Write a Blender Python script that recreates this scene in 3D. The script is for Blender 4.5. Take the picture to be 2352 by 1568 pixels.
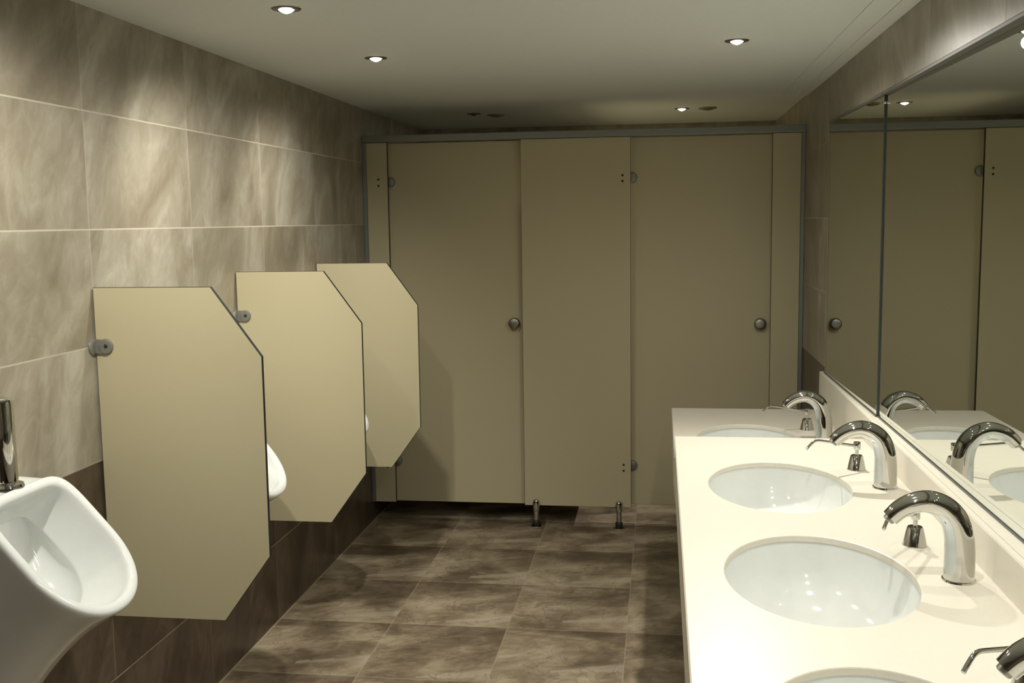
import bpy, bmesh, math, random
from mathutils import Vector, Matrix

for o in list(bpy.data.objects):
    bpy.data.objects.remove(o)
SC = bpy.context.scene
COL = SC.collection
PI = math.pi

# ------------------------------------------------------------------ camera, world, exposure
YAW, PITCH, ROLL, EYE, FPX = 0.14188, -0.114829, -0.014215, 1.65754, 2400.0
fw = Vector((-math.sin(YAW) * math.cos(PITCH), math.cos(YAW) * math.cos(PITCH), math.sin(PITCH)))
r0 = Vector((math.cos(YAW), math.sin(YAW), 0))
u0 = r0.cross(fw)
rt = math.cos(ROLL) * r0 + math.sin(ROLL) * u0
up = -math.sin(ROLL) * r0 + math.cos(ROLL) * u0
cd = bpy.data.cameras.new('camera')
cam = bpy.data.objects.new('camera', cd)
COL.objects.link(cam)
M = Matrix((rt, up, -fw)).transposed().to_4x4()
M.translation = (0, 0, EYE)
cam.matrix_world = M
cd.sensor_width = 36
cd.lens = FPX / 2352 * 36
cd.clip_start = 0.02
SC.camera = cam

w = bpy.data.worlds.new('world')
w.use_nodes = True
w.node_tree.nodes['Background'].inputs[0].default_value = (0, 0, 0, 1)
SC.world = w
vs = SC.view_settings
SC.display_settings.display_device = 'sRGB'
vs.view_transform = 'Standard'
vs.look = 'None'
vs.gamma = 1
vs.exposure = 0.0
vs.use_curve_mapping = False

LAMP_COL = (1.0, 0.965, 0.875)
LEFT_W, RIGHT_W, STALL_W = 40.0, 31.0, 60.0       # watts of the downlights

# ------------------------------------------------------------------ room size
XL, XR, ZC = -1.5914, 0.7287, 2.2697
YN, YB = -1.2, 6.95
ROW = 0.33
YS = 5.54           # front face of the cubicle pilasters

# ------------------------------------------------------------------ material helpers
def mat(name):
    m = bpy.data.materials.new(name)
    m.use_nodes = True
    return m, m.node_tree, m.node_tree.nodes['Principled BSDF']

class N:
    """small node builder"""
    def __init__(s, nt): s.nt = nt
    def new(s, t, **k):
        n = s.nt.nodes.new(t)
        for a, b in k.items(): setattr(n, a, b)
        return n
    def put(s, sock, v):
        if isinstance(v, bpy.types.NodeSocket): s.nt.links.new(v, sock)
        else: sock.default_value = v
    def math(s, op, a, b=None, c=None):
        n = s.new('ShaderNodeMath', operation=op)
        s.put(n.inputs[0], a)
        if b is not None: s.put(n.inputs[1], b)
        if c is not None: s.put(n.inputs[2], c)
        return n.outputs[0]
    def xyz(s, x, y, z):
        n = s.new('ShaderNodeCombineXYZ')
        for i, v in enumerate((x, y, z)): s.put(n.inputs[i], v)
        return n.outputs[0]
    def noise(s, vec, scale, detail=4, rough=0.55, dist=0.0):
        n = s.new('ShaderNodeTexNoise')
        s.put(n.inputs['Vector'], vec)
        n.inputs['Scale'].default_value = scale
        n.inputs['Detail'].default_value = detail
        n.inputs['Roughness'].default_value = rough
        n.inputs['Distortion'].default_value = dist
        return n.outputs[0]
    def ramp(s, f, stops):
        n = s.new('ShaderNodeValToRGB')
        s.put(n.inputs[0], f)
        e = n.color_ramp.elements
        while len(e) < len(stops): e.new(0.5)
        for k, (p, c) in enumerate(stops):
            e[k].position = p
            e[k].color = (c[0], c[1], c[2], 1)
        return n.outputs[0]
    def mix(s, f, a, b, mode='MIX'):
        n = s.new('ShaderNodeMix', data_type='RGBA', blend_type=mode)
        s.put(n.inputs[0], f)
        for i, v in ((6, a), (7, b)):
            s.put(n.inputs[i], v if isinstance(v, bpy.types.NodeSocket) else (*v[:3], 1))
        return n.outputs[2]
    def white(s, vec):
        n = s.new('ShaderNodeTexWhiteNoise', noise_dimensions='3D')
        s.put(n.inputs['Vector'], vec)
        return n.outputs['Value'], n.outputs['Color']

def coords(b):
    tc = b.new('ShaderNodeTexCoord')
    sp = b.new('ShaderNodeSeparateXYZ')
    b.nt.links.new(tc.outputs['Object'], sp.inputs[0])
    return tc.outputs['Object'], sp.outputs[0], sp.outputs[1], sp.outputs[2]

def line_mask(b, t, period, half):
    """1 on the grout line at multiples of the period; also returns the fraction"""
    fr = b.math('FRACT', b.math('DIVIDE', t, period))
    d = b.math('MULTIPLY', b.math('SUBTRACT', 0.5, b.math('ABSOLUTE', b.math('SUBTRACT', fr, 0.5))), period)
    return b.math('LESS_THAN', d, half), fr

def wall_tile(name, axis, phase):
    m, nt, bs = mat(name)
    b = N(nt)
    vec, x, y, z = coords(b)
    u = b.math('SUBTRACT', y if axis == 'y' else x, phase)
    TW = 0.652
    mu, fu = line_mask(b, u, TW, 0.0022)
    mv, fv = line_mask(b, z, ROW, 0.0022)
    cu = b.math('FLOOR', b.math('DIVIDE', u, TW))
    cv = b.math('FLOOR', b.math('DIVIDE', z, ROW))
    rv, rc = b.white(b.xyz(cu, cv, 3.7))
    sr = b.new('ShaderNodeSeparateXYZ')
    nt.links.new(rc, sr.inputs[0])
    # slanted coordinates give the stone its steep veins
    su = b.math('ADD', b.math('MULTIPLY', u, 1.6), b.math('MULTIPLY', z, -0.55))
    P = b.xyz(b.math('ADD', su, b.math('MULTIPLY', sr.outputs[0], 9.0)),
              b.math('ADD', b.math('MULTIPLY', z, 0.9), b.math('MULTIPLY', sr.outputs[1], 9.0)),
              b.math('MULTIPLY', rv, 7.0))
    n1 = b.noise(P, 2.2, 5, 0.55, 1.2)
    n2 = b.noise(P, 8.0, 6, 0.62, 2.4)
    n3 = b.noise(vec, 120.0, 2)
    f = b.math('ADD', b.math('MULTIPLY', n1, 0.75), b.math('MULTIPLY', n2, 0.25))
    f = b.math('ADD', f, b.math('MULTIPLY', b.math('SUBTRACT', rv, 0.5), 0.10))
    light = b.ramp(f, [(0.32, (0.195, 0.166, 0.116)), (0.46, (0.27, 0.238, 0.175)), (0.56, (0.34, 0.309, 0.24)), (0.72, (0.49, 0.467, 0.39))])
    dark = b.ramp(f, [(0.36, (0.034, 0.022, 0.013)), (0.50, (0.068, 0.046, 0.029)), (0.64, (0.12, 0.088, 0.06)), (0.74, (0.17, 0.13, 0.09))])
    low = b.math('LESS_THAN', z, 3 * ROW)
    body = b.mix(low, light, dark)
    body = b.mix(b.math('MULTIPLY', n3, 0.12), body, (0.2, 0.16, 0.1))
    grout = b.mix(low, (0.47, 0.42, 0.325), (0.25, 0.20, 0.135))
    g = b.math('MAXIMUM', b.math('MULTIPLY', mu, 0.45), mv)
    nt.links.new(b.mix(g, body, grout), bs.inputs['Base Color'])
    nt.links.new(b.math('ADD', 0.36, b.math('MULTIPLY', g, 0.4)), bs.inputs['Roughness'])
    bp = b.new('ShaderNodeBump')
    bp.inputs['Strength'].default_value = 0.25
    bp.inputs['Distance'].default_value = 0.002
    nt.links.new(b.math('ADD', b.math('SUBTRACT', 1.0, g), b.math('MULTIPLY', n2, 0.35)), bp.inputs['Height'])
    nt.links.new(bp.outputs[0], bs.inputs['Normal'])
    return m

def floor_tile():
    m, nt, bs = mat('floor_stone_tile')
    b = N(nt)
    vec, x, y, z = coords(b)
    TX, TY = 0.4865, 0.5145
    u = b.math('SUBTRACT', x, -1.5914)
    v = b.math('SUBTRACT', y, 5.620)
    mu, fu = line_mask(b, u, TX, 0.0026)
    mv, fv = line_mask(b, v, TY, 0.0026)
    cu = b.math('FLOOR', b.math('DIVIDE', u, TX))
    cv = b.math('FLOOR', b.math('DIVIDE', v, TY))
    rv, rc = b.white(b.xyz(cu, cv, 1.3))
    # the tiles carry nearly the same print: the pattern follows the place inside the tile
    sr = b.new('ShaderNodeSeparateXYZ')
    nt.links.new(rc, sr.inputs[0])
    P = b.xyz(b.math('ADD', b.math('MULTIPLY', fu, 0.55), b.math('MULTIPLY', fv, 0.16)),
              b.math('ADD', b.math('MULTIPLY', fv, 0.95), b.math('MULTIPLY', fu, -0.30)),
              b.math('MULTIPLY', rv, 0.5))
    n1 = b.noise(P, 2.1, 4, 0.5, 0.7)
    n2 = b.noise(P, 10.0, 6, 0.62, 0.9)
    n4 = b.noise(b.xyz(x, b.math('MULTIPLY', y, 1.25), 0.0), 2.3, 4, 0.5, 0.9)
    f = b.math('ADD', b.math('MULTIPLY', n1, 0.30), b.math('MULTIPLY', n2, 0.24))
    f = b.math('ADD', f, b.math('MULTIPLY', n4, 0.46))
    f = b.math('SUBTRACT', f, b.math('MULTIPLY', b.math('SUBTRACT', fv, 0.45), 0.04))
    f = b.math('SUBTRACT', f, b.math('MULTIPLY', b.math('MULTIPLY', fu, fv), 0.025))
    f = b.math('ADD', f, b.math('MULTIPLY', b.math('SUBTRACT', rv, 0.5), 0.02))
    col = b.ramp(f, [(0.38, (0.105, 0.076, 0.047)), (0.45, (0.18, 0.137, 0.088)), (0.51, (0.285, 0.228, 0.150)), (0.57, (0.40, 0.33, 0.228)), (0.64, (0.51, 0.435, 0.315))])
    # a pale wedge near the right edge of each tile
    vc = b.math('ADD', b.math('MULTIPLY', sr.outputs[1], 0.22), 0.10)
    dv = b.math('ABSOLUTE', b.math('SUBTRACT', b.math('SUBTRACT', fv, vc), b.math('MULTIPLY', b.math('SUBTRACT', fu, 0.8), 0.22)))
    dv = b.math('ADD', dv, b.math('MULTIPLY', b.math('SUBTRACT', n2, 0.5), 0.16))
    wv = b.math('SUBTRACT', 1.0, b.math('DIVIDE', dv, b.math('MULTIPLY_ADD', fu, 0.12, -0.03)))
    wv = b.math('MULTIPLY', b.math('MAXIMUM', b.math('MINIMUM', b.math('MULTIPLY', wv, 2.0), 1.0), 0.0), b.math('GREATER_THAN', fu, 0.45))
    col = b.mix(b.math('MULTIPLY', wv, 0.42), col, (0.54, 0.47, 0.36))
    # dark hairline veins
    vein = b.noise(b.xyz(b.math('MULTIPLY', x, 1.4), y, 0.0), 2.3, 4, 0.55, 1.8)
    vm = b.math('LESS_THAN', b.math('ABSOLUTE', b.math('SUBTRACT', vein, 0.5)), 0.007)
    col = b.mix(b.math('MULTIPLY', vm, 0.28), col, (0.06, 0.045, 0.03))
    g = b.math('MAXIMUM', b.math('MULTIPLY', b.math('MAXIMUM', mu, mv), 0.55), b.math('LESS_THAN', x, -1.5914 + 0.008))
    nt.links.new(b.mix(b.math('MULTIPLY', g, 0.85), col, (0.40, 0.335, 0.235)), bs.inputs['Base Color'])
    nt.links.new(b.math('ADD', 0.42, b.math('MULTIPLY', n2, 0.15)), bs.inputs['Roughness'])
    bp = b.new('ShaderNodeBump')
    bp.inputs['Strength'].default_value = 0.2
    bp.inputs['Distance'].default_value = 0.002
    nt.links.new(b.math('ADD', b.math('SUBTRACT', 1.0, g), b.math('MULTIPLY', n2, 0.4)), bp.inputs['Height'])
    nt.links.new(bp.outputs[0], bs.inputs['Normal'])
    return m

def speckled(name, c1, c2, scale=180.0, rough=0.5, spec=0.5, metal=0.0, bump=0.0):
    m, nt, bs = mat(name)
    b = N(nt)
    vec, x, y, z = coords(b)
    n = b.noise(vec, scale, 3)
    nt.links.new(b.mix(b.math('MULTIPLY_ADD', n, 1.6, -0.3), c1, c2), bs.inputs['Base Color'])
    bs.inputs['Roughness'].default_value = rough
    bs.inputs['Specular IOR Level'].default_value = spec
    bs.inputs['Metallic'].default_value = metal
    if bump:
        bp = b.new('ShaderNodeBump')
        bp.inputs['Strength'].default_value = bump
        bp.inputs['Distance'].default_value = 0.001
        nt.links.new(n, bp.inputs['Height'])
        nt.links.new(bp.outputs[0], bs.inputs['Normal'])
    return m

def emit(name, col, strength):
    m, nt, bs = mat(name)
    bs.inputs['Base Color'].default_value = (0.9, 0.9, 0.9, 1)
    bs.inputs['Emission Color'].default_value = (*col, 1)
    bs.inputs['Emission Strength'].default_value = strength
    return m

M_WL = wall_tile('stone_wall_tile_left', 'y', 2.762)
M_WR = wall_tile('stone_wall_tile_right', 'y', 2.42)
M_WB = wall_tile('stone_wall_tile_back', 'x', -1.5914)
M_FLOOR = floor_tile()
M_CEIL = speckled('ceiling_paint', (0.70, 0.73, 0.69), (0.74, 0.77, 0.73), 60, 0.8, 0.2)
M_LAM = speckled('cream_laminate', (0.53, 0.475, 0.305), (0.56, 0.503, 0.33), 400, 0.42, 0.4)
M_CORE = speckled('black_laminate_core', (0.012, 0.011, 0.010), (0.02, 0.018, 0.016), 200, 0.5)
M_COUNTER = speckled('cream_solid_surface', (0.69, 0.648, 0.55), (0.735, 0.693, 0.595), 260, 0.36, 0.5)
M_CERAMIC = speckled('white_ceramic', (0.74, 0.76, 0.735), (0.77, 0.79, 0.765), 40, 0.10, 0.6)
M_CHROME = speckled('polished_chrome', (0.60, 0.60, 0.58), (0.64, 0.64, 0.62), 30, 0.045, 0.5, 1.0)
M_SATIN = speckled('satin_aluminium', (0.34, 0.335, 0.30), (0.40, 0.395, 0.36), 150, 0.38, 0.5, 1.0)
M_RAIL = speckled('grey_anodised_aluminium', (0.27, 0.285, 0.27), (0.31, 0.32, 0.30), 120, 0.42, 0.5, 0.6)
M_MIRROR = speckled('mirror_glass', (0.70, 0.725, 0.69), (0.70, 0.725, 0.69), 3, 0.004, 0.5, 1.0)
M_EDGE = speckled('dark_glass_edge', (0.05, 0.06, 0.055), (0.07, 0.08, 0.07), 60, 0.3)
M_DARK = speckled('dark_rubber', (0.015, 0.014, 0.013), (0.03, 0.028, 0.025), 120, 0.6)
M_CLEAR = speckled('grey_bracket_metal', (0.25, 0.25, 0.22), (0.31, 0.31, 0.28), 90, 0.4, 0.5, 0.5)
M_OFFLENS = speckled('unlit_lamp_glass', (0.10, 0.085, 0.06), (0.14, 0.12, 0.09), 80, 0.25)
M_VENT = speckled('dull_ceiling_fitting', (0.22, 0.19, 0.14), (0.27, 0.23, 0.17), 80, 0.5)
M_RING = speckled('dark_bronze_ring', (0.10, 0.085, 0.062), (0.13, 0.11, 0.08), 90, 0.35, 0.5, 0.5)
M_GAPSHADE = speckled('mirror_gap_shade', (0.13, 0.125, 0.11), (0.16, 0.155, 0.135), 90, 0.45)  # dark tone standing in for shade in the mirror's top gap
M_LENS = emit('lit_lamp_lens', (1.0, 0.97, 0.88), 14.0)

# ------------------------------------------------------------------ object helpers
def obj(name, bm, m, parent=None, smooth=False, angle=40):
    me = bpy.data.meshes.new(name)
    bmesh.ops.recalc_face_normals(bm, faces=bm.faces)
    bm.to_mesh(me)
    bm.free()
    for x in (m if isinstance(m, (list, tuple)) else [m]):
        me.materials.append(x)
    o = bpy.data.objects.new(name, me)
    COL.objects.link(o)
    if smooth:
        for p in me.polygons: p.use_smooth = True
        try: me.set_sharp_from_angle(angle=math.radians(angle))
        except Exception: pass
    if parent: o.parent = parent
    return o

def tag(o, label, cat, group=None):
    o['label'] = label
    o['category'] = cat
    if group: o['group'] = group
    return o

def thing(name, label, cat, loc=(0, 0, 0), group=None):
    o = bpy.data.objects.new(name, None)
    o.empty_display_size = 0.05
    COL.objects.link(o)
    o.location = loc
    return tag(o, label, cat, group)

def struct(name, bm, m, parent=None):
    o = obj(name, bm, m, parent)
    o['kind'] = 'structure'
    return o

def dup(root, loc, label, group=None):
    r = root.copy()
    COL.objects.link(r)
    r.location = loc
    r['label'] = label
    if group: r['group'] = group
    for ch in list(root.children):
        c = ch.copy()
        COL.objects.link(c)
        c.parent = r
        for g in ch.children:
            d = g.copy()
            COL.objects.link(d)
            d.parent = c
    return r

def box(bm, lo, hi, bev=0.0, seg=2):
    c = [(a + b) / 2 for a, b in zip(lo, hi)]
    s = [b - a for a, b in zip(lo, hi)]
    r = bmesh.ops.create_cube(bm, size=1, matrix=Matrix.Translation(c) @ Matrix.Diagonal((*s, 1)))
    if bev:
        es = list({e for v in r['verts'] for e in v.link_edges})
        bmesh.ops.bevel(bm, geom=es, offset=bev, segments=seg, affect='EDGES', profile=0.5)
    return bm

def ring(bm, pts): return [bm.verts.new(p) for p in pts]

def bridge(bm, a, b, mi=0):
    n = len(a)
    for i in range(n):
        f = bm.faces.new((a[i], a[(i + 1) % n], b[(i + 1) % n], b[i]))
        f.material_index = mi

def lathe(bm, prof, M=Matrix.Identity(4), n=32):
    """profile of (radius, height) about local z"""
    prev = None
    for r, h in prof:
        if r < 1e-6:
            cur = [bm.verts.new(M @ Vector((0, 0, h)))]
        else:
            cur = ring(bm, [M @ Vector((r * math.cos(2 * PI * k / n), r * math.sin(2 * PI * k / n), h)) for k in range(n)])
        if prev:
            if len(prev) == 1 and len(cur) > 1:
                for k in range(n): bm.faces.new((prev[0], cur[k], cur[(k + 1) % n]))
            elif len(cur) == 1 and len(prev) > 1:
                for k in range(n): bm.faces.new((cur[0], prev[(k + 1) % n], prev[k]))
            else: bridge(bm, prev, cur)
        prev = cur
    return bm

def catmull(P, k=6):
    out = []
    for i in range(len(P) - 1):
        p0, p1, p2, p3 = (Vector(P[max(0, min(len(P) - 1, i + d))]) for d in (-1, 0, 1, 2))
        for j in range(k):
            t = j / k
            out.append(0.5 * ((2 * p1) + (p2 - p0) * t + (2 * p0 - 5 * p1 + 4 * p2 - p3) * t * t + (3 * p1 - p0 - 3 * p2 + p3) * t ** 3))
    out.append(Vector(P[-1]))
    return out

def sweep(bm, path, radii, n=24, side=Vector((0, 1, 0)), flat=None, caps=True):
    """tube along a path whose frame keeps the given side vector; flat = scale across the bend plane"""
    rings = []
    for i, p in enumerate(path):
        a, b = path[max(0, i - 1)], path[min(len(path) - 1, i + 1)]
        t = (b - a).normalized()
        s = (side - t * side.dot(t)).normalized()
        q = t.cross(s)
        r = radii[i]
        fl = flat[i] if flat else 1.0
        rings.append(ring(bm, [p + s * (r * fl * math.cos(2 * PI * k / n)) + q * (r * math.sin(2 * PI * k / n)) for k in range(n)]))
    for a, b in zip(rings, rings[1:]): bridge(bm, a, b)
    if caps:
        bm.faces.new(rings[0][::-1])
        bm.faces.new(rings[-1])
    return bm

AX_X = Matrix.Rotation(PI / 2, 4, 'Y')       # local z -> +x
AX_NY = Matrix.Rotation(PI / 2, 4, 'X')      # local z -> -y
def at(x, y, z, R=Matrix.Identity(4)): return Matrix.Translation((x, y, z)) @ R

# ------------------------------------------------------------------ the room shell
T = 0.12
struct('floor', box(bmesh.new(), (XL - T, YN - T, -T), (XR + 2 * T, YB + T, 0)), M_FLOOR)
struct('ceiling', box(bmesh.new(), (XL - T, YN - T, ZC), (XR + 2 * T, YB + T, ZC + T)), M_CEIL)
struct('wall_left', box(bmesh.new(), (XL - T, YN - T, 0), (XL, YB + T, ZC)), M_WL)
bm = bmesh.new()                                   # the tiled skin of the right wall leaves a shallow recess for the mirrors
RZ0, RZ1, RY0, RY1 = 0.946, 2.066, -0.9, 4.737
box(bm, (XR + 0.062, YN - T, 0), (XR + T + 0.06, YB + T, ZC))
box(bm, (XR, YN - T, 0), (XR + 0.062, RY1, RZ0))
box(bm, (XR, YN - T, RZ1), (XR + 0.062, RY1, ZC))
box(bm, (XR, YN - T, RZ0), (XR + 0.062, RY0, RZ1))
box(bm, (XR, RY1, 0), (XR + 0.062, YB + T, ZC))
struct('wall_right', bm, M_WR)
struct('wall_back', box(bmesh.new(), (XL, YB, 0), (XR, YB + T, ZC)), M_WB)
struct('wall_front', box(bmesh.new(), (XL, YN - T, 0), (XR, YN, ZC)), M_WB)
bm = bmesh.new()                                   # stepped plaster margin along the right of the ceiling
box(bm, (0.600, YN, ZC - 0.004), (XR, 5.50, ZC))
box(bm, (0.676, YN, ZC - 0.009), (XR, 5.50, ZC - 0.004))
struct('trim_1', bm, M_CEIL)

# ------------------------------------------------------------------ ceiling downlights
def downlight(name, x, y, label, lit, watts, aim, group, cone=166, spill=0):
    t = thing(name, label, 'ceiling light', (x, y, ZC), group)
    ringm = lathe(bmesh.new(), [(0.0225, 0.0), (0.0225, -0.003), (0.027, -0.0045), (0.040, -0.003), (0.0425, 0.0)], n=40)
    obj('trim_ring', ringm, M_RING, t, True)
    lens = lathe(bmesh.new(), [(0.0222, -0.001), (0.0222, -0.004), (0.016, -0.0085), (0.008, -0.0125), (0.0, -0.0145)], n=32)
    obj('lens', lens, M_LENS if lit else M_OFFLENS, t, True)
    for nm, wt, direction, angle in (('downlight_beam', watts, aim, cone), ('downlight_spill', spill, (0, 0, -1), 166)):
        if wt:
            ld = bpy.data.lights.new(nm, 'SPOT')
            ld.energy = wt
            ld.color = LAMP_COL
            ld.spot_size = math.radians(angle)
            ld.spot_blend = 1.0
            ld.shadow_soft_size = 0.022
            lo = bpy.data.objects.new(nm, ld)
            COL.objects.link(lo)
            lo.parent = t
            lo.location = (0, 0, -0.04)
            lo.rotation_euler = Vector(direction).to_track_quat('-Z', 'Y').to_euler()
    return t

GL, GR = 'downlights above the urinals', 'downlights above the washbasins'
AL, AR = (-0.53, 0.54, -0.90), (0.04, 0.02, -1)
downlight('downlight', -1.062, 2.961, 'lit round downlight nearer the camera, above the urinal screens', True, LEFT_W, AL, GL, 96, 20.0)
downlight('downlight', -1.055, 3.893, 'lit round downlight above the farther urinal screens', True, LEFT_W * 0.75, AL, GL, 96, 20.0)
downlight('downlight', 0.262, 3.808, 'lit round downlight over the washbasin side of the ceiling', True, 58.0, (0.02, -0.60, -1), GR, 120, 30.0)
for y in (2.03,):
    downlight('downlight', -1.06, y, 'lit round downlight above the urinals, just out of view', True, LEFT_W, AL, GL, 96, 20.0)
for y, share in ((2.80, 0.5), (1.90, 1.05), (1.0, 1.0), (0.1, 0.9)):
    downlight('downlight', 0.27, y, 'lit round downlight above the washbasins, behind the view', True, RIGHT_W * share, AR, GR)
GS = 'round fittings in the cubicle ceiling'
downlight('downlight', -1.06, 6.0, 'unlit round downlight in the left cubicle ceiling, the left one of a close pair', False, 0, (0, 0, -1), GS)
downlight('downlight', 0.117, 6.042, 'small lit downlight seen just above the right cubicle door', True, STALL_W, (-0.55, 0.1, -1), GS, 135)
def ceiling_fitting(x, y, label):
    t = thing('ceiling_vent', label, 'vent', (x, y, ZC), GS)
    obj('vent_rim', lathe(bmesh.new(), [(0.034, 0.0), (0.034, -0.006), (0.040, -0.009), (0.05, -0.006), (0.052, 0.0)], n=36), M_VENT, t, True)
    obj('vent_disc', lathe(bmesh.new(), [(0.026, -0.002), (0.028, -0.012), (0.012, -0.016), (0, -0.0165)], n=32), M_VENT, t, True)
ceiling_fitting(-0.942, 6.084, 'dull round ceiling fitting right of the unlit downlight in the left cubicle')
ceiling_fitting(0.258, 6.034, 'dull round ceiling fitting right of the lit downlight in the right cubicle')

# ------------------------------------------------------------------ toilet cubicles
def slab_y(lo, hi, edge=True):
    """laminate board facing -y: cream faces, dark core on the edges"""
    bm = box(bmesh.new(), lo, hi, 0.0012, 1)
    bmesh.ops.recalc_face_normals(bm, faces=bm.faces)
    for f in bm.faces:
        f.material_index = 0 if abs(f.normal.y) > 0.9 else 1
    return bm

def screws(parent, pts, y):
    for x, z in pts:
        obj('screw', lathe(bmesh.new(), [(0.0, 0.003), (0.004, 0.0028), (0.0062, 0.0)], at(x, y, z, AX_NY), 16), M_DARK, parent, True)

GP = 'cream cubicle pilasters'
p1 = thing('cubicle_pilaster', 'narrow cream cubicle post panel against the left wall', 'cubicle panel', (0, 0, 0), GP)
obj('panel', slab_y((-1.571, YS, 0.110), (-1.4555, YS + 0.02, 2.084)), [M_LAM, M_CORE], p1)
screws(p1, [(-1.507, 1.889), (-1.507, 1.855), (-1.500, 0.342), (-1.500, 0.309)], YS)
p2 = thing('cubicle_pilaster', 'wide cream cubicle panel on two chrome legs between the doors', 'cubicle panel', (0, 0, 0), GP)
obj('panel', slab_y((-0.7325, YS, 0.110), (-0.1545, YS + 0.02, 2.084)), [M_LAM, M_CORE], p2)
screws(p2, [(-0.197, 1.886), (-0.197, 1.856), (-0.1935, 0.345), (-0.1935, 0.312)], YS)
for x in (-0.668, -0.2185):
    leg = obj('leg', lathe(bmesh.new(), [(0, 0.152), (0.010, 0.150), (0.016, 0.144), (0.0185, 0.133), (0.0185, 0.090), (0.0172, 0.086), (0.0145, 0.084), (0.0145, 0.03), (0.0, 0.03)], at(x, YS - 0.018, 0), 28), M_CHROME, p2, True)
    obj('foot', lathe(bmesh.new(), [(0, 0.036), (0.012, 0.036), (0.018, 0.031), (0.0205, 0.020), (0.0185, 0.008), (0.014, 0.0), (0, 0)], at(x, YS - 0.018, 0.002), 28), M_DARK, leg, True)
    obj('floor_ring', lathe(bmesh.new(), [(0.0165, 0.003), (0.027, 0.0025), (0.029, 0.0), (0.0165, 0.0)], at(x, YS - 0.018, 0), 28), M_CHROME, leg, True)
p3 = thing('cubicle_pilaster', 'narrow cream cubicle post panel against the right wall', 'cubicle panel', (0, 0, 0), GP)
obj('panel', slab_y((0.566, YS, 0.110), (0.709, YS + 0.02, 2.084)), [M_LAM, M_CORE], p3)
GD = 'cream cubicle doors'
def door(name, x0, x1, z0, z1, kx, kz, hx, label):
    t = thing(name, label, 'door', (0, 0, 0), GD)
    y = YS + 0.045
    obj('door_leaf', slab_y((x0, y, z0), (x1, y + 0.02, z1)), [M_LAM, M_CORE], t)
    obj('knob', lathe(bmesh.new(), [(0.030, 0.0), (0.030, 0.012), (0.031, 0.020), (0.031, 0.030), (0.027, 0.036), (0.020, 0.0385), (0, 0.039)], at(kx, y, kz, AX_NY), 36), M_SATIN, t, True)
    for z in (0.336, 1.874):
        obj('hinge', lathe(bmesh.new(), [(0.027, 0.0), (0.027, 0.010), (0.023, 0.016), (0.012, 0.019), (0, 0.0195)], at(hx, y, z, AX_NY), 32), M_RAIL, t, True)
    return t
door('cubicle_door', -1.4850, -0.7000, 0.106, 2.082, -0.781, 1.108, -1.452, 'left cream cubicle door, beside the urinal screens')
door('cubicle_door', -0.1860, 0.5950, 0.118, 2.082, 0.517, 1.104, -0.148, 'right cream cubicle door, behind the washbasin counter')
hr = bmesh.new()
box(hr, (XL, YS - 0.012, 2.085), (XR, YS + 0.034, 2.122), 0.003)
tag(obj('headrail', hr, M_RAIL), 'long grey aluminium rail across the top of both cubicles', 'rail')
for xa, xb, lb in ((XL, -1.571, 'thin grey upright channel fixing the cubicles to the left wall'), (0.709, XR, 'thin grey upright channel fixing the cubicles to the right wall')):
    tag(obj('wall_channel', box(bmesh.new(), (xa, YS - 0.008, 0.11), (xb, YS + 0.028, 2.085), 0.002, 1), M_RAIL), lb, 'channel', 'wall channels of the cubicles')
tag(obj('divider_panel', box(bmesh.new(), (-0.452, YS + 0.02, 0.11), (-0.438, YB, 1.9)), M_LAM), 'cream dividing panel between the two cubicles, behind the wide front panel', 'cubicle panel')

# ------------------------------------------------------------------ urinal privacy screens
def screen(dx, y, dz, label):
    t = thing('privacy_screen', label, 'partition', (0, 0, 0), 'cream privacy screens between the urinals')
    x0, x1, xc = -1.5868, -1.103 + dx, -1.244 + dx
    z1, zc1, zc0, z0 = 1.4835 + dz, 1.289 + dz, 0.716 + dz, 0.522 + dz
    out = [(x0, z1), (xc, z1), (x1, zc1), (x1, zc0), (xc, z0), (x0, z0)]
    bm = bmesh.new()
    th, c = 0.013, 0.0012
    def inset(k):
        cx, cz = -1.34, 1.0
        return [(x + (c if x < cx else -c) * k, z + (c if z < cz else -c) * k) for x, z in out]
    A = ring(bm, [(x, y, z) for x, z in inset(1)])
    B = ring(bm, [(x, y + c, z) for x, z in inset(0)])
    C2 = ring(bm, [(x, y + th - c, z) for x, z in inset(0)])
    D = ring(bm, [(x, y + th, z) for x, z in inset(1)])
    bridge(bm, A, B, 1); bridge(bm, B, C2, 1); bridge(bm, C2, D, 1)
    bm.faces.new(A[::-1]); bm.faces.new(D)
    obj('panel', bm, [M_LAM, M_CORE], t)
    zb = 1.316 + dz
    bm = bmesh.new()
    R2 = 0.0225
    lathe(bm, [(R2, 0.0), (R2, 0.004), (R2 - 0.003, 0.008), (0.010, 0.0095), (0, 0.0095)], at(-1.556, y, zb, AX_NY), 32)
    lathe(bm, [(R2, 0.0), (R2, 0.004), (R2 - 0.003, 0.007), (0.010, 0.008), (0, 0.008)], at(XL, y - 0.012, zb, AX_X), 32)
    box(bm, (XL + 0.002, y - 0.007, zb - 0.021), (-1.556, y - 0.0005, zb + 0.021), 0.002, 1)
    br = obj('bracket', bm, M_CLEAR, t, True)
    obj('screw', lathe(bmesh.new(), [(0.0, 0.0125), (0.004, 0.012), (0.0065, 0.009)], at(-1.552, y, zb + 0.002, AX_NY), 18), M_DARK, br, True)
    return t
screen(0.007, 2.752, 0.004, 'cream chamfered privacy screen nearest the camera, the largest in view')
screen(0.000, 3.762, -0.002, 'middle of the three cream privacy screens along the tiled wall')
screen(-0.006, 4.700, -0.010, 'farthest cream privacy screen, in front of the left cubicle door')

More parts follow.
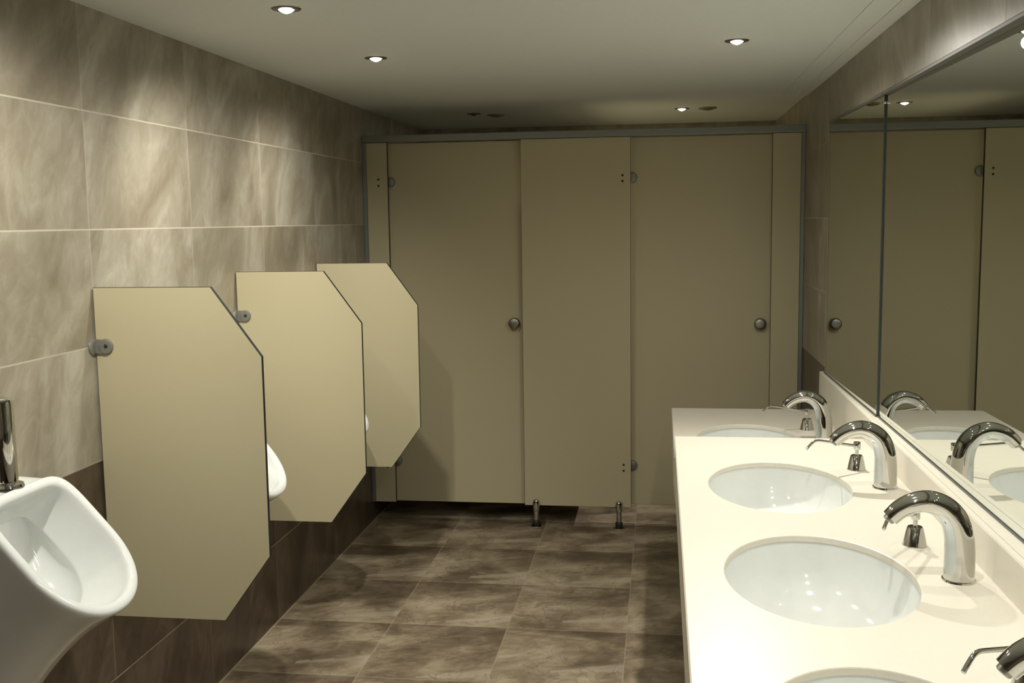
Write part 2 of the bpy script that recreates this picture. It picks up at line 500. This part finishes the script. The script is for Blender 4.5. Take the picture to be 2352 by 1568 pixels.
# ------------------------------------------------------------------ urinals
def make_urinal(label):
    t = thing('urinal', label, 'urinal', (XL, 0, 0), 'white urinals on the left wall')
    Tp, Lp = Vector((0.092, 0, 1.052)), Vector((0.345, 0, 0.766))
    S = (Lp - Tp).length
    D = (Lp - Tp) / S
    nrm = Vector((-D.z, 0, D.x))
    W2, n = 0.180, 72
    s0 = 0.52 * S
    def outline(k, shrink, off, push=Vector((0, 0, 0))):
        th = 2 * PI * k / n
        c, s = math.cos(th), math.sin(th)
        sg = lambda v: (v > 0) - (v < 0)
        if s >= 0: e, L = 2 / 2.15, S - s0
        else: e, L = 2 / 6.0, s0
        a = W2 * sg(c) * abs(c) ** e
        q = L * sg(s) * abs(s) ** e
        d = (1 - shrink) * W2
        a *= shrink
        q *= max(0.0, (L - d * 1.0) / L) if shrink > 0.3 else shrink
        p = Tp + D * (s0 + q) + Vector((0, a, 0)) + nrm * off + push
        return p
    def wallpt(k):
        th = 2 * PI * k / n
        c, s = math.cos(th), math.sin(th)
        sg = lambda v: (v > 0) - (v < 0)
        e = 2 / 3.0 if s > 0 else 2 / 6.0
        a = 0.176 * sg(c) * abs(c) ** e
        v = sg(s) * abs(s) ** e
        z = 0.80 - v * (0.40 if v > 0 else 0.250)
        return Vector((0.0, a * (1 - 0.42 * max(0.0, v)), z)), max(0.0, (s + 0.25) / 1.25) ** 0.7
    bm = bmesh.new()
    R = []
    wp = [wallpt(k) for k in range(n)]
    R.append(ring(bm, [p for p, v in wp]))
    for tt in (0.12, 0.3, 0.5, 0.7, 0.87):
        pts = []
        for k in range(n):
            Bp, v = wp[k]
            O = outline(k, 1.0, -0.016)
            mid = (Bp + O) / 2
            C = mid.lerp(Vector((min(0.15, O.x * 0.6), O.y * 0.66, O.z - 0.085)), v)
            pts.append(Bp * (1 - tt) ** 2 + C * 2 * tt * (1 - tt) + O * tt * tt)
        R.append(ring(bm, pts))
    for sh, off in ((1.0, -0.016), (1.0, -0.008), (0.985, -0.002), (0.94, 0.001), (0.885, 0.0), (0.85, -0.004), (0.835, -0.012), (0.825, -0.026)):
        R.append(ring(bm, [outline(k, sh, off) for k in range(n)]))
    deep = Vector((-0.80, 0, -0.42)).normalized()
    def clampx(p): return Vector((max(p.x, 0.022), p.y, max(p.z, 0.60)))
    for sh, dd in ((0.80, 0.03), (0.755, 0.065), (0.715, 0.092), (0.70, 0.099), (0.70, 0.104), (0.75, 0.118), (0.76, 0.145), (0.70, 0.175), (0.45, 0.195), (0.2, 0.20)):
        R.append(ring(bm, [clampx(outline(k, sh, -0.02, deep * dd)) for k in range(n)]))
    for a, b in zip(R, R[1:]): bridge(bm, a, b)
    bm.faces.new(R[0][::-1])
    bm.faces.new(R[-1])
    o = obj('urinal_bowl', bm, M_CERAMIC, t)
    for p in o.data.polygons: p.use_smooth = True
    md = o.modifiers.new('smooth', 'SUBSURF')
    md.levels = md.render_levels = 1
    # flush pipe with its collar on the top ledge
    pipe = lathe(bmesh.new(), [(0, 0.0), (0.029, 0.0), (0.029, 0.198), (0.027, 0.207), (0.021, 0.2115), (0, 0.212)], at(0.050, 0.012, 1.048), 36)
    fp = obj('flush_pipe', pipe, M_CHROME, t, True)
    obj('pipe_bracket', box(bmesh.new(), (0.0, 0.0, 1.16), (0.03, 0.024, 1.20), 0.002, 1), M_CHROME, fp)
    obj('push_button', lathe(bmesh.new(), [(0.0, 0.009), (0.026, 0.0085), (0.031, 0.006), (0.033, 0.0)], at(0.066, 0.004, 1.0505), 32), M_CHROME, t, True)
    return t
u1 = make_urinal('white urinal nearest the camera, its whole bowl in view at the left edge')
u1.location = (XL, 2.225, 0)
dup(u1, (XL, 3.265, 0), 'white urinal showing only its lip behind the nearest privacy screen')
dup(u1, (XL, 4.290, 0), 'white urinal showing only a sliver behind the middle privacy screen')

# ------------------------------------------------------------------ washbasin counters
BX, BHX, BHY = 0.3465, 0.2035, 0.294      # basin centre and half sizes
def oval(cx, cy, hx, hy, z, n=72):
    return [(cx + hx * math.cos(2 * PI * k / n), cy + hy * math.sin(2 * PI * k / n), z) for k in range(n)]

def worktop(x0, x1, y0, y1, z, holes, th=0.015, c=0.003):
    bm = bmesh.new()
    def rect(i, zz): return ring(bm, [(x0 + i, y0 + i, zz), (x1 - i, y0 + i, zz), (x1 - i, y1 - i, zz), (x0 + i, y1 - i, zz)])
    def loop_edges(vs): return [bm.edges.new((vs[i], vs[(i + 1) % len(vs)])) for i in range(len(vs))]
    top, side, bot = rect(c, z), rect(0, z - c), rect(0, z - th)
    te, be = loop_edges(top), loop_edges(bot)
    bridge(bm, top, side)
    bridge(bm, side, bot)
    for cy in holes:
        a = ring(bm, oval(BX, cy, BHX + c, BHY + c, z))
        b_ = ring(bm, oval(BX, cy, BHX + c * 0.3, BHY + c * 0.3, z - c * 0.3))
        m_ = ring(bm, oval(BX, cy, BHX, BHY, z - c))
        d = ring(bm, oval(BX, cy, BHX, BHY, z - th))
        te += loop_edges(a)
        be += loop_edges(d)
        bridge(bm, a, b_)
        bridge(bm, b_, m_)
        bridge(bm, m_, d)
    bmesh.ops.triangle_fill(bm, use_beauty=True, edges=te, normal=(0, 0, 1))
    bmesh.ops.triangle_fill(bm, use_beauty=True, edges=be, normal=(0, 0, -1))
    return bm

ZN, ZF = 0.875, 0.797
YJ, YE = 3.768, 4.775
X0 = 0.0515
NEAR = (1.52, 2.292, 3.083)
FAR = 4.11
cn = thing('washbasin_counter', 'long cream washbasin counter, the higher one nearest the camera', 'counter', (0, 0, 0), 'cream washbasin counters')
obj('worktop', worktop(X0, XR - 0.0015, -0.5, YJ, ZN, NEAR), M_COUNTER, cn)
obj('apron', box(bmesh.new(), (X0 + 0.001, -0.5, ZN - 0.17), (X0 + 0.021, YJ, ZN - 0.015)), M_COUNTER, cn)
cf = thing('washbasin_counter', 'short cream washbasin counter set lower at the cubicle end', 'counter', (0, 0, 0), 'cream washbasin counters')
obj('worktop', worktop(X0, XR - 0.0015, YJ + 0.001, YE, ZF, (FAR,)), M_COUNTER, cf)
obj('apron', box(bmesh.new(), (X0 + 0.001, YJ + 0.001, ZF - 0.17), (X0 + 0.021, YE, ZF - 0.015)), M_COUNTER, cf)
bm = bmesh.new()                                  # backsplash, taller over the lower counter
prof = [(-0.5, ZN + 0.0005), (YJ + 0.001, ZN + 0.0005), (YJ + 0.001, ZF + 0.0005), (4.80, ZF + 0.0005), (4.80, 0.967), (-0.5, 0.967)]
A = ring(bm, [(0.709, y, z) for y, z in prof])
B = ring(bm, [(0.7275, y, z) for y, z in prof])
bridge(bm, A, B)
bm.faces.new(A)
bm.faces.new(B[::-1])
bmesh.ops.bevel(bm, geom=[e for e in bm.edges if e.verts[0].co.z > 0.96 and e.verts[1].co.z > 0.96 and abs(e.verts[0].co.y - e.verts[1].co.y) > 1], offset=0.002, segments=2, affect='EDGES')
box(bm, (0.7270, -0.5, 0.950), (XR + 0.058, RY1 - 0.001, 0.967))
tag(obj('backsplash', bm, M_COUNTER), 'cream upstand running along the wall below the mirrors', 'backsplash')

def make_basin(loc, label):
    t = thing('washbasin', label, 'sink', loc, 'white oval washbasins')
    bm = bmesh.new()
    prof = [(1.10, -0.0005), (1.015, -0.0005), (1.012, -0.006), (1.000, -0.022), (0.980, -0.055), (0.935, -0.092), (0.85, -0.125), (0.71, -0.150), (0.52, -0.166), (0.32, -0.173), (0.12, -0.176)]
    outer = [(0.14, -0.190), (0.40, -0.186), (0.64, -0.172), (0.84, -0.146), (0.97, -0.105), (1.035, -0.055), (1.05, -0.012), (1.10, -0.010)]
    R = [ring(bm, oval(0, 0, BHX * s, BHY * s, z)) for s, z in prof]
    Q = [ring(bm, oval(0, 0, BHX * s, BHY * s, z)) for s, z in outer]
    for a, b in zip(R, R[1:]): bridge(bm, a, b)
    for a, b in zip(Q, Q[1:]): bridge(bm, a, b)
    bridge(bm, R[-1], Q[0])
    bridge(bm, Q[-1], R[0])
    obj('bowl', bm, M_CERAMIC, t, True, 50)
    obj('drain', lathe(bmesh.new(), [(0.0, -0.177), (0.014, -0.177), (0.016, -0.173), (0.027, -0.1725), (0.030, -0.174), (0.030, -0.188), (0, -0.188)], n=32), M_CHROME, t, True)
    return t
b1 = make_basin((BX, NEAR[0], ZN - 0.015), 'white oval washbasin cut off by the bottom edge, nearest the camera')
dup(b1, (BX, NEAR[1], ZN - 0.015), 'white oval washbasin in front, the largest one whole in view')
dup(b1, (BX, NEAR[2], ZN - 0.015), 'white oval washbasin farthest along the higher counter')
dup(b1, (BX, FAR, ZF - 0.015), 'white oval washbasin sunk in the lower counter at the cubicle end')

def make_faucet(loc, label):
    t = thing('faucet', label, 'faucet', loc, 'chrome swan neck faucets')
    P = [(0, 0, 0.002), (0, 0, 0.03), (0, 0, 0.065), (-0.003, 0, 0.100), (-0.014, 0, 0.135), (-0.037, 0, 0.160), (-0.068, 0, 0.1715), (-0.099, 0, 0.167), (-0.125, 0, 0.1535), (-0.1455, 0, 0.1335)]
    rr = [0.0325, 0.0318, 0.0312, 0.0300, 0.0285, 0.0262, 0.0242, 0.0224, 0.0206, 0.0188]
    path = catmull(P, 7)
    rad = [v.x for v in catmull([(r, 0, 0) for r in rr], 7)]
    bm = sweep(bmesh.new(), path, rad, 40)
    obj('spout_body', bm, M_CHROME, t, True, 35)
    obj('base_ring', lathe(bmesh.new(), [(0.0325, 0.0045), (0.0350, 0.0035), (0.0358, 0.0), (0.03, 0.0)], n=40), M_CHROME, t, True)
    d = Vector((-0.63, 0, -0.78)).normalized()
    q = d.to_track_quat('Z', 'Y').to_matrix().to_4x4()
    obj('aerator', lathe(bmesh.new(), [(0.0125, -0.002), (0.0125, 0.006), (0.0105, 0.008), (0.0, 0.006)], at(-0.1455, 0, 0.1335) @ q, 28), M_SATIN, t, True)
    return t
FX = 0.6385
f1 = make_faucet((FX, NEAR[0], ZN), 'chrome curved faucet cut off at the bottom right corner')
dup(f1, (FX, NEAR[1], ZN), 'chrome curved faucet in front, the largest one whole in view')
dup(f1, (FX + 0.008, NEAR[2], ZN), 'chrome curved faucet farthest along the higher counter')
dup(f1, (0.628, FAR, ZF), 'chrome curved faucet on the lower counter at the cubicle end')

def make_soap(loc, rz, label):
    t = thing('soap_dispenser', label, 'soap dispenser', loc, 'chrome soap pumps beside the faucets')
    obj('base', lathe(bmesh.new(), [(0, 0), (0.0275, 0.0), (0.0285, 0.002), (0.0275, 0.005), (0.0185, 0.043), (0.0165, 0.0455), (0, 0.0455)], n=36), M_CHROME, t, True)
    obj('pump_stem', lathe(bmesh.new(), [(0.0055, 0.045), (0.0055, 0.064)], n=20), M_CHROME, t, True)
    obj('pump_head', lathe(bmesh.new(), [(0, 0.063), (0.0095, 0.063), (0.0108, 0.066), (0.0108, 0.085), (0.0095, 0.087), (0, 0.087)], n=28), M_CHROME, t, True)
    path = catmull([(-0.008, 0, 0.076), (-0.07, 0, 0.089), (-0.14, 0, 0.1045), (-0.164, 0, 0.1085), (-0.178, 0, 0.106), (-0.196, 0, 0.094), (-0.205, 0, 0.087)], 5)
    obj('spout', sweep(bmesh.new(), path, [0.0042] * len(path), 16), M_CHROME, t, True)
    t.rotation_euler = (0, 0, rz)
    return t
R_ = math.radians
s1 = make_soap((0.605, 1.755, ZN), R_(45), 'chrome soap pump nearest the camera, only its long thin spout in view')
s2 = dup(s1, (0.603, 2.535, ZN), 'chrome soap pump behind the front faucet, its spout hidden by that faucet')
s2.rotation_euler = (0, 0, R_(58))
s3 = dup(s1, (0.605, 3.300, ZN), 'chrome soap pump with long spout farthest along the higher counter')
s3.rotation_euler = (0, 0, R_(35))
s4 = dup(s1, (0.592, 4.310, ZF), 'small chrome soap pump on the lower counter at the cubicle end')
s4.rotation_euler = (0, 0, R_(25))

# ------------------------------------------------------------------ mirrors
def mirror(y0, x0, y1, x1, label, thick=0.005):
    """pane standing in the recess; its front runs from (x0, y0) to (x1, y1)"""
    t = thing('wall_mirror', label, 'mirror', (0, 0, 0), 'frameless wall mirrors')
    zb, zt = 0.9675, RZ1 - 0.0005
    bm = bmesh.new()
    q = [(x0, y0), (x1, y1), (x1 + thick, y1), (x0 + thick, y0)]
    lo, hi = ring(bm, [(x, y, zb) for x, y in q]), ring(bm, [(x, y, zt) for x, y in q])
    bridge(bm, lo, hi)
    bm.faces.new(lo[::-1])
    bm.faces.new(hi)
    bmesh.ops.recalc_face_normals(bm, faces=bm.faces)
    for f in bm.faces: f.material_index = 0 if f.normal.x < -0.9 else 1
    obj('mirror_pane', bm, [M_MIRROR, M_EDGE], t)
    bm = bmesh.new()
    q = [(x0 - 0.003, y0), (x1 - 0.003, y1), (x1 - 0.0003, y1), (x0 - 0.0003, y0)]
    lo, hi = ring(bm, [(x, y, zb) for x, y in q]), ring(bm, [(x, y, zb + 0.005) for x, y in q])
    bridge(bm, lo, hi)
    bm.faces.new(lo[::-1])
    bm.faces.new(hi)
    obj('bottom_strip', bm, M_EDGE, t)
    bm = bmesh.new()
    q = [(XR + 0.001, y0), (XR + 0.001, y1), (x1 - 0.0003, y1), (x0 - 0.0003, y0)]
    if x1 - 0.004 < XR: q[1] = (x1 - 0.004, y1); q[0] = (min(XR + 0.001, x0 - 0.004), y0)
    lo, hi = ring(bm, [(x, y, zt - 0.008) for x, y in q]), ring(bm, [(x, y, zt) for x, y in q])
    bridge(bm, lo, hi)
    bm.faces.new(lo[::-1])
    bm.faces.new(hi)
    obj('top_gap_shade', bm, M_GAPSHADE, t)  # added dark strip: paints the unlit gap beneath the tile overhang
    return t
SEAM = 3.694
def xnear(y): return 0.7520 + 0.0117 * (3.08 - y)
xs = xnear(SEAM)
def xfar(y): return xs - 0.0055 - 0.0166 * (y - SEAM)
ma = mirror(RY0 + 0.002, xnear(RY0 + 0.002), SEAM - 0.003, xnear(SEAM - 0.003), 'large wall mirror nearest the camera, right of the thin upright seam')
mb = mirror(SEAM + 0.003, xfar(SEAM + 0.003), RY1 - 0.001, xfar(RY1 - 0.001), 'narrow wall mirror left of the thin upright seam, nearest the cubicles', 0.014)
obj('joint_backing', box(bmesh.new(), (xs + 0.0065, SEAM - 0.012, 0.968), (xs + 0.009, SEAM + 0.012, RZ1 - 0.001)), M_CORE, mb)
obj('mirror_clip', box(bmesh.new(), (xs - 0.011, SEAM - 0.006, 2.028), (xs - 0.0005, SEAM + 0.007, 2.036), 0.001, 1), M_CHROME, mb)
